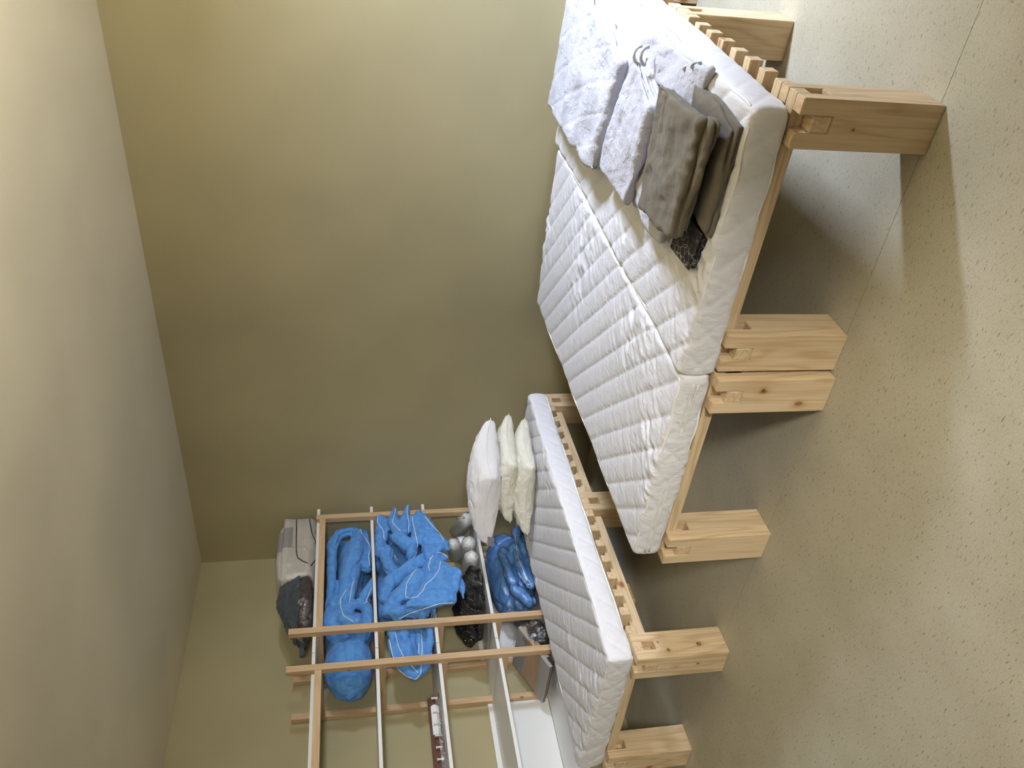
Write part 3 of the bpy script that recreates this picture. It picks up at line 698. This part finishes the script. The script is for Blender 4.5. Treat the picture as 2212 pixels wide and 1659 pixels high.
# rolled pillows in film, fourth shelf
rolls = [((1012, 1118, -4.03), (984, 1150, -4.40), 0.050, 'white film-wrapped roll with a twisted end, nearest the back wall and highest'),
         ((978, 1171, -4.06), (985, 1205, -4.36), 0.046, 'white film-wrapped roll on top of the pile, next to the hanging blue duvet'),
         ((998, 1166, -4.16), (990, 1200, -4.48), 0.046, 'white film-wrapped roll half hidden behind two others'),
         ((1014, 1166, -4.10), (1006, 1210, -4.42), 0.050, 'white film-wrapped roll in the middle of the pile against the front post gap'),
         ((1020, 1196, -4.06), (1008, 1250, -4.42), 0.050, 'white film-wrapped roll lowest on the board beside the black bag')]
for k, (a, e, r, lab) in enumerate(rolls):
    A_, E_ = Vector(onx(*a)), Vector(onx(*e)); A_.z = max(A_.z, 0.843 + r); E_.z = max(E_.z, 0.843 + r); ax = (A_ - E_).normalized(); s = ax.cross(Vector((0, 0, 1))).normalized(); t = s.cross(ax)
    bm = bmesh.new(); prof = [(0.0, 0.0), (0.012, 0.45), (0.03, 0.85), (0.06, 1.0)]; L = (A_ - E_).length
    pr = [(0, 0.02), (0.004, 0.30), (0.018, 0.72), (0.045, 0.96), (0.08, 1.0)]
    prof = [(L - d, q) for d, q in pr] + [(L * 0.5, 1.02)] + [(d, q) for d, q in pr[::-1]]
    rings = []
    for d, q in prof:
        c = E_ + ax * d; ring = []
        for j in range(28):
            an = 2 * math.pi * j / 28; w = 1 + 0.05 * math.sin(5 * an + k) + 0.03 * math.sin(9 * an + 2 * k + d * 20)
            ring.append(bm.verts.new(c + (math.cos(an) * s + math.sin(an) * t) * r * q * w))
        rings.append(ring)
    for i in range(len(rings) - 1):
        for j in range(28): bm.faces.new((rings[i][j], rings[i][(j + 1) % 28], rings[i + 1][(j + 1) % 28], rings[i + 1][j]))
    bm.faces.new(rings[0]); bm.faces.new(rings[-1][::-1])
    me = from_bm('roll', bm); root = empty('wrapped_roll', (A_ + E_) / 2 - Vector((0, 0, r))); tag(root, lab, 'roll', 'film-wrapped rolls on the fourth shelf')
    before = set(COL.objects)
    link('roll_body', me, M_ROLL, None, True); link('clear_wrap', inflate(me, 0.003, None, k, 0.003, 30), M_FILM, None, True)
    if k == 0: link('twisted_end', tube_mesh('tw', [A_ + ax * 0.0 + t * 0.03, A_ + t * 0.06 + ax * 0.01, A_ + t * 0.085 + ax * 0.0], 0.010, 7), M_FILM, None, True)
    put(root, [o for o in COL.objects if o not in before])
# black bag
b = Blob()
b.chain([(1020, 1232, -4.16), (1012, 1275, -4.15), (1008, 1320, -4.16), (1022, 1370, -4.2)], [0.035, 0.095, 0.105, 0.06])
b.chain([(1034, 1235, -4.13), (1036, 1300, -4.13), (1036, 1375, -4.16)], [0.025, 0.045, 0.03])
b.ball((-4.32, 3.28, 0.95), (0.16, 0.20, 0.10))
me = b.build(smooth=5, wr=0.006, wf=12, seed=15, clamp=((-4.54, 2.96, 0.8425), (-4.06, 3.62, 1.14)))
root = empty('plastic_bag', base_of(me)); tag(root, 'shiny wrinkled black plastic bag on the fourth shelf beside the wrapped rolls', 'bag'); o = link('bag_body', me, M_BLACK, None, True); put(root, [o])
# clear bag with dark contents, fifth shelf
b = Blob()
b.chain([(1120, 1340, -4.18), (1140, 1365, -4.15), (1170, 1400, -4.12)], [0.03, 0.05, 0.05])
b.chain([(1150, 1345, -4.16), (1175, 1375, -4.13)], [0.05, 0.06]); b.ball((-4.32, 3.07, 0.56), (0.14, 0.10, 0.07))
me = b.build(smooth=4, wr=0.006, wf=18, seed=17, clamp=((-4.5, 2.90, 0.4775), (-4.065, 3.26, 0.80)))
root = empty('plastic_bag', base_of(me)); tag(root, 'clear plastic bag with dark contents leaning between the bagged duvet and the flat boxes', 'bag')
o1 = link('contents', me, M_DARKM, None, True); o2 = link('clear_wrap', inflate(me, 0.008, None, 7, 0.007, 18), M_FILM, None, True)
tri = bpy.data.meshes.new('flap'); q = [onx(1098, 1295, -4.13), onx(1090, 1345, -4.13), onx(1130, 1345, -4.14), onx(1100, 1385, -4.13), onx(1112, 1400, -4.13)]
tri.from_pydata([tuple(p) for p in q], [], [(0, 1, 2), (1, 3, 2), (3, 4, 2)]); tri.update(); o3 = link('bag_flap', tri, M_FILM, None, True)
put(root, [o1, o2, o3])
# two flat boxes leaning on it
P_, Q_ = np.array(onx(1119.7, 1354.8, -4.104)), np.array(onx(1188, 1442.5, -4.104))
def slab(name, P, Q, off, th, x0, x1, mat, s0=0.0, s1=1.0, grow=0.0):
    d = (Q - P); L = np.linalg.norm(d[1:]); d = d / L; n = np.array([0, -d[2], d[1]]);
    if n[2] > 0: n = -n
    bm = bmesh.new(); vs = []
    for s in (s0 * L, s1 * L):
        for x in (x0 - grow, x1 + grow):
            for t in (off - grow, off + th + grow):
                p = P + d * s + n * t; vs.append(bm.verts.new((x, p[1], p[2])))
    for f in ((0, 1, 3, 2), (4, 6, 7, 5), (0, 4, 5, 1), (2, 3, 7, 6), (0, 2, 6, 4), (1, 5, 7, 3)): bm.faces.new([vs[i] for i in f])
    bmesh.ops.bevel(bm, geom=bm.edges[:], offset=0.0015, segments=1, affect='EDGES')
    return link(name, from_bm(name, bm), mat)
Q_[2] = max(Q_[2], 0.535)
root = empty('flat_box', ((-4.28), float(Q_[1]), 0.478)); tag(root, 'flat cardboard box with grey foam wrap around its ends, uppermost of the two leaning boxes', 'box')
put(root, [slab('cardboard_box', P_, Q_, 0, 0.020, -4.47, -4.104, M_CARD), slab('foam_wrap', P_, Q_, 0, 0.020, -4.47, -4.104, M_GREYW, 0.0, 0.33, 0.002), slab('foam_wrap', P_, Q_, 0, 0.020, -4.47, -4.104, M_GREYW, 0.72, 1.0, 0.002)])
root = empty('flat_box', ((-4.28), float(Q_[1]), 0.478)); tag(root, 'thin brown and black flat box underneath the foam-wrapped one', 'box')
put(root, [slab('cardboard_box', P_, Q_, 0.0235, 0.022, -4.45, -4.106, M_CARD, 0.04, 0.93), slab('black_end', P_, Q_, 0.0235, 0.022, -4.45, -4.106, M_DARKM, 0.80, 0.95, 0.002)])

# peg rail and clear strip on the third board of the empty unit
root = empty('peg_rail', (-4.26, 2.3, 1.2065)); tag(root, 'dark brown peg rail with white pegs lying on the third shelf of the empty unit', 'peg rail')
before = set(COL.objects)
bm = bmesh.new(); bm_box(bm, -4.300, -4.285, 1.80, 2.705, 1.2065, 1.272); link('back_plank', from_bm('p', bm), BR)
box('plank_foot', -4.2845, -4.235, 1.80, 2.705, 1.2065, 1.213, BR)
pegs = [2.69, 2.605, 2.53, 2.455, 2.385, 2.315, 2.245, 2.17, 2.10, 2.02, 1.94]
first = None
for y in pegs:
    if first is None:
        bm = bmesh.new()
        bmesh.ops.create_cone(bm, cap_ends=True, segments=12, radius1=0.0048, radius2=0.0048, depth=0.034, matrix=Matrix.Translation((0, 0, 0.017)))
        bmesh.ops.create_cone(bm, cap_ends=True, segments=12, radius1=0.0085, radius2=0.0085, depth=0.003, matrix=Matrix.Translation((0, 0, 0.0355)))
        first = link('peg', from_bm('peg', bm), M_WHITEP, None, False, (-4.262, y, 1.2135))
    else:
        c = first.copy(); COL.objects.link(c); c.location = (-4.262, y, 1.2135)
bm = bmesh.new(); prof = [(2.47, 1.2135), (2.645, 1.2135), (2.655, 1.222), (2.658, 1.236), (2.655, 1.25), (2.645, 1.258), (2.47, 1.258)]
lo_ = [bm.verts.new((-4.284, y, z)) for y, z in prof]; hi_ = [bm.verts.new((-4.276, y, z)) for y, z in prof]
bm.faces.new(lo_); bm.faces.new(hi_[::-1])
for i in range(len(prof)): bm.faces.new((lo_[i], lo_[(i + 1) % len(prof)], hi_[(i + 1) % len(prof)], hi_[i]))
link('catch_plate', from_bm('catch', bm), M_WHITEP)
bpy.context.view_layer.update(); put(root, [o for o in COL.objects if o not in before])
root = box('acrylic_strip', -4.226, -4.222, 1.82, 2.66, 1.2065, 1.232, M_FILM); tag(root, 'clear acrylic strip standing in front of the brown peg rail', 'strip')

# grey flat board on the floor under the bed by the shelves
bm = bmesh.new(); bm_box(bm, -4.04, -3.83, 2.93, 3.98, 0.001, 0.032)
bmesh.ops.bevel(bm, geom=[e for e in bm.edges if abs(e.verts[0].co.z - e.verts[1].co.z) > 0.01], offset=0.05, segments=6, affect='EDGES')
tag(link('storage_lid', from_bm('lid', bm), M_GREYP), 'grey flat lid lying on the floor under the bed beside the shelves', 'lid')

# ------------------------------------------------------------------ pillows
def pillow(name, F_, R_, L_, z, t, mat, label, seed, parts=None):
    F_, R_, L_ = [np.array(p, float) for p in (F_, R_, L_)]; B_ = R_ + L_ - F_
    n = 46; V = []; faces = []
    for side in (1, -1):
        for i in range(n + 1):
            for j in range(n + 1):
                u, v = i / n, j / n
                # outline drawn in between the corners
                uu, vv = 2 * u - 1, 2 * v - 1
                du = 0.045 * (1 - vv * vv) * uu; dv = 0.045 * (1 - uu * uu) * vv
                us, vs = (uu - du + 1) / 2, (vv - dv + 1) / 2
                p = (1 - us) * (1 - vs) * F_ + us * (1 - vs) * R_ + us * vs * B_ + (1 - us) * vs * L_
                e = max(0.0, (1 - uu ** 2) * (1 - vv ** 2)); h = 0.62 * e ** 0.20 + 0.38 * e ** 0.7
                droop = -0.030 * (uu * uu * vv * vv)
                V.append([p[0], p[1], z + droop + side * t * 0.5 * h, uu, vv, side])
    V = np.array(V); hh = np.abs(V[:, 2] - z)
    pk = ridged(np.c_[V[:, 3] * 5 + seed, V[:, 4] * 5, V[:, 5] * 3], 2) * 0.006 + ridged(np.c_[V[:, 0] * 16, V[:, 1] * 16, V[:, 2] * 40 + seed], 2) * 0.0022
    edge = np.clip((1 - np.maximum(np.abs(V[:, 3]), np.abs(V[:, 4]))) * 6, 0, 1)
    V[:, 2] += V[:, 5] * pk * edge
    m = (n + 1) ** 2
    for s in (0, 1):
        for i in range(n):
            for j in range(n):
                a = s * m + i * (n + 1) + j; q = (a, a + n + 1, a + n + 2, a + 1); faces.append(q if s == 0 else q[::-1])
    me = bpy.data.meshes.new('pillow'); me.from_pydata(V[:, :3].tolist(), [], faces); me.update()
    bm = bmesh.new(); bm.from_mesh(me); bmesh.ops.remove_doubles(bm, verts=bm.verts, dist=0.0004); bmesh.ops.recalc_face_normals(bm, faces=bm.faces); bm.to_mesh(me); bm.free()
    root = empty('pillow', (float(((R_ + L_) / 2)[0]), float(((R_ + L_) / 2)[1]), z - t / 2)); tag(root, label, 'pillow', 'pillows stacked on the mattress by the shelves')
    before = set(COL.objects)
    body = link('pillow_body', me, mat, None, True)
    seam = []
    for k in range(4 * n):
        s, i = divmod(k, n); a = 2 * i / n - 1; uu, vv = ((a, -1), (1, a), (-a, 1), (-1, -a))[s]
        du = 0.045 * (1 - vv * vv) * uu; dv = 0.045 * (1 - uu * uu) * vv; us, vs = (uu - du + 1) / 2, (vv - dv + 1) / 2
        p = (1 - us) * (1 - vs) * F_ + us * (1 - vs) * R_ + us * vs * B_ + (1 - us) * vs * L_
        seam.append((p[0], p[1], z - 0.030 * (uu * uu * vv * vv)))
    link('seam', tube_mesh('seam', seam, 0.0028, 5, True), mat, None, True)
    if parts:
        d = L_ - F_; a = F_ + d * 0.86; c = F_ + d * 0.99; nn = np.array([d[1], -d[0]]); nn = nn / np.linalg.norm(nn); nn = -nn if nn[1] > 0 else nn
        vs_ = [(*(a + nn * 0.004), z - 0.028), (*(c + nn * 0.010), z - 0.030), (*(c + nn * 0.026), z - 0.066), (*(a + nn * 0.022), z - 0.068)]
        tm = bpy.data.meshes.new('tag'); tm.from_pydata([tuple(map(float, p)) for p in vs_] + [(float(p[0]) , float(p[1]) + 0.0015, float(p[2])) for p in vs_], [], [(0, 1, 2, 3), (7, 6, 5, 4), (0, 4, 5, 1), (2, 6, 7, 3), (1, 5, 6, 2), (3, 7, 4, 0)]); tm.update()
        tag(link('care_label', tm, M_TAG), 'dark printed care label')
    put(root, [o for o in COL.objects if o not in before])
    return root
def xy(px, py, z): return tuple(onz(px, py, z)[:2])
pillow('pillow', xy(1150, 1010, 0.622), xy(1137, 902, 0.606), xy(1143, 1158, 0.606), 0.645, 0.145, M_PILY, 'ivory pillow at the bottom of the stack of three', 1)
pillow('pillow', xy(1113, 1006, 0.722), xy(1107, 893, 0.700), xy(1110, 1130, 0.700), 0.752, 0.140, M_PILY, 'ivory pillow in the middle of the stack of three', 2)
pillow('pillow', xy(1075, 1034, 0.832), xy(1086, 903, 0.79), xy(1077, 1176, 0.79), 0.893, 0.200, M_PILW, 'plump white pillow on top of the two ivory ones', 3, True)

# ------------------------------------------------------------------ folded linen on the right mattress
def folded(name, quad, z0, layers, t, mat, label, cat, seed, quilt=0.0, wr=0.003, group=None, jit=0.012, extra=None):
    cx = np.mean([p[0] for p in quad]); cy = np.mean([p[1] for p in quad])
    root = empty(name, (float(cx), float(cy), z0)); tag(root, label, cat, group); rs = np.random.RandomState(seed)
    for k in range(layers):
        q = [(p[0] - cx + rs.uniform(-jit, jit), p[1] - cy + rs.uniform(-jit, jit)) for p in quad]
        def disp(P, n, dim, k=k):
            x, y = P[:, 0], P[:, 1]; sd = seed * 3.7 + k * 5
            d = wr * ridged(np.c_[x * 9 + sd, y * 7, x * 0 + sd], 3) + 0.5 * wr * ridged(np.c_[x * 26, y * 18, x * 0 + sd], 2)
            if k == layers - 1: d = d + 0.013 * fbm(np.c_[x * 7 + sd, y * 7, x * 0], 2)
            if quilt:
                l1, l2 = line_d(x * 0.9 + y * 0.45, 0.13), line_d(x * 0.5 - y * 0.86, 0.17)
                d = d - quilt * np.exp(-(l1 / 0.006) ** 2) - quilt * 0.7 * np.exp(-(l2 / 0.006) ** 2)
            side = 1 - np.abs(n[:, 2])
            wob = 0.026 * vnoise(np.c_[x * 8 + sd, y * 8, x * 0]) + 0.004 * vnoise(np.c_[x * 40 + sd, y * 40, x * 0])
            return np.abs(n[:, 2]) * d * (1.0 if k == layers - 1 else 0.35) + side * wob
        me = soft_box(q, k * t, (k + 1) * t - 0.001, min(0.0055, t * 0.45), 0.008, disp)
        link('fold', me, mat, root, True)
    if extra: extra(root, cx, cy)
    return root
TZ = MZ1 + 0.004
folded('folded_bedding', [(-1.175, 3.14), (-0.70, 3.0), (-0.52, 3.9), (-1.19, 4.08)], TZ, 3, 0.030, M_WCLO, 'large white quilted cover folded flat at the wall end of the right mattress', 'bedding', 3, 0.004, 0.003, 'white quilted covers on the right mattress')
def strap(root, cx, cy):
    for k, (px, py) in enumerate(((1375, 118), (1392, 122))):
        c = onz(px, py, TZ + 0.075)
        pts = [(c[0] - cx + 0.030 * math.cos(a), c[1] - cy + 0.012 * k, 0.060 + 0.024 * math.sin(a)) for a in np.linspace(0, math.pi, 12)]
        link('elastic_strap', tube_mesh('st', pts, 0.006, 6), M_WCLO, root, True)
folded('folded_bedding', [(-1.13, 2.70), (-0.75, 2.61), (-0.655, 2.93), (-1.13, 3.09)], TZ, 4, 0.020, M_WCLO, 'white quilted cover with an open fold, second of the white pile from the wall', 'bedding', 5, 0.003, 0.0045, 'white quilted covers on the right mattress', 0.014, strap)
def loops(root, cx, cy):
    for px, py in ((1480, 148), (1496, 142)):
        c = onz(px, py, TZ + 0.03); pts = [(c[0] - cx + 0.010 * math.cos(a), c[1] - cy, 0.002 + 0.032 * math.sin(a)) for a in np.linspace(0, math.pi, 12)]
        link('strap_loop', tube_mesh('lp', pts, 0.005, 6), M_WCLO, root, True)
folded('folded_bedding', [(-0.70, 2.40), (-0.56, 2.36), (-0.575, 2.95), (-0.70, 3.02)], TZ, 1, 0.022, M_WCLO, 'thin white cover with two strap loops along the right edge of the mattress', 'bedding', 8, 0.002, 0.004, 'white quilted covers on the right mattress', 0.0, loops)
folded('folded_bedding', [(-1.125, 2.36), (-0.70, 2.43), (-0.72, 2.60), (-1.12, 2.69)], TZ, 3, 0.018, M_WCLO, 'white quilted cover partly tucked under the taupe linen', 'bedding', 11, 0.003, 0.0045, 'white quilted covers on the right mattress')
folded('folded_bedding', [(-1.125, 2.145), (-0.99, 2.115), (-1.0, 2.30), (-1.13, 2.33)], TZ, 2, 0.016, M_PRINT, 'small dark leaf-print cloth poking out from under the taupe linen', 'cloth', 17, 0.0, 0.005)
folded('folded_bedding', [(-0.965, 2.105), (-0.64, 2.085), (-0.605, 2.44), (-0.93, 2.36)], TZ, 2, 0.014, M_TAUPE, 'lower taupe cotton cloth along the front edge of the mattress', 'bedding', 21, 0.0, 0.003)
folded('folded_bedding', [(-1.01, 2.155), (-0.645, 2.135), (-0.655, 2.53), (-1.055, 2.47)], TZ + 0.056, 3, 0.016, M_TAUPE, 'upper taupe cotton cover folded in thick layers on the white cover', 'bedding', 25, 0.0, 0.0065, None, 0.016)
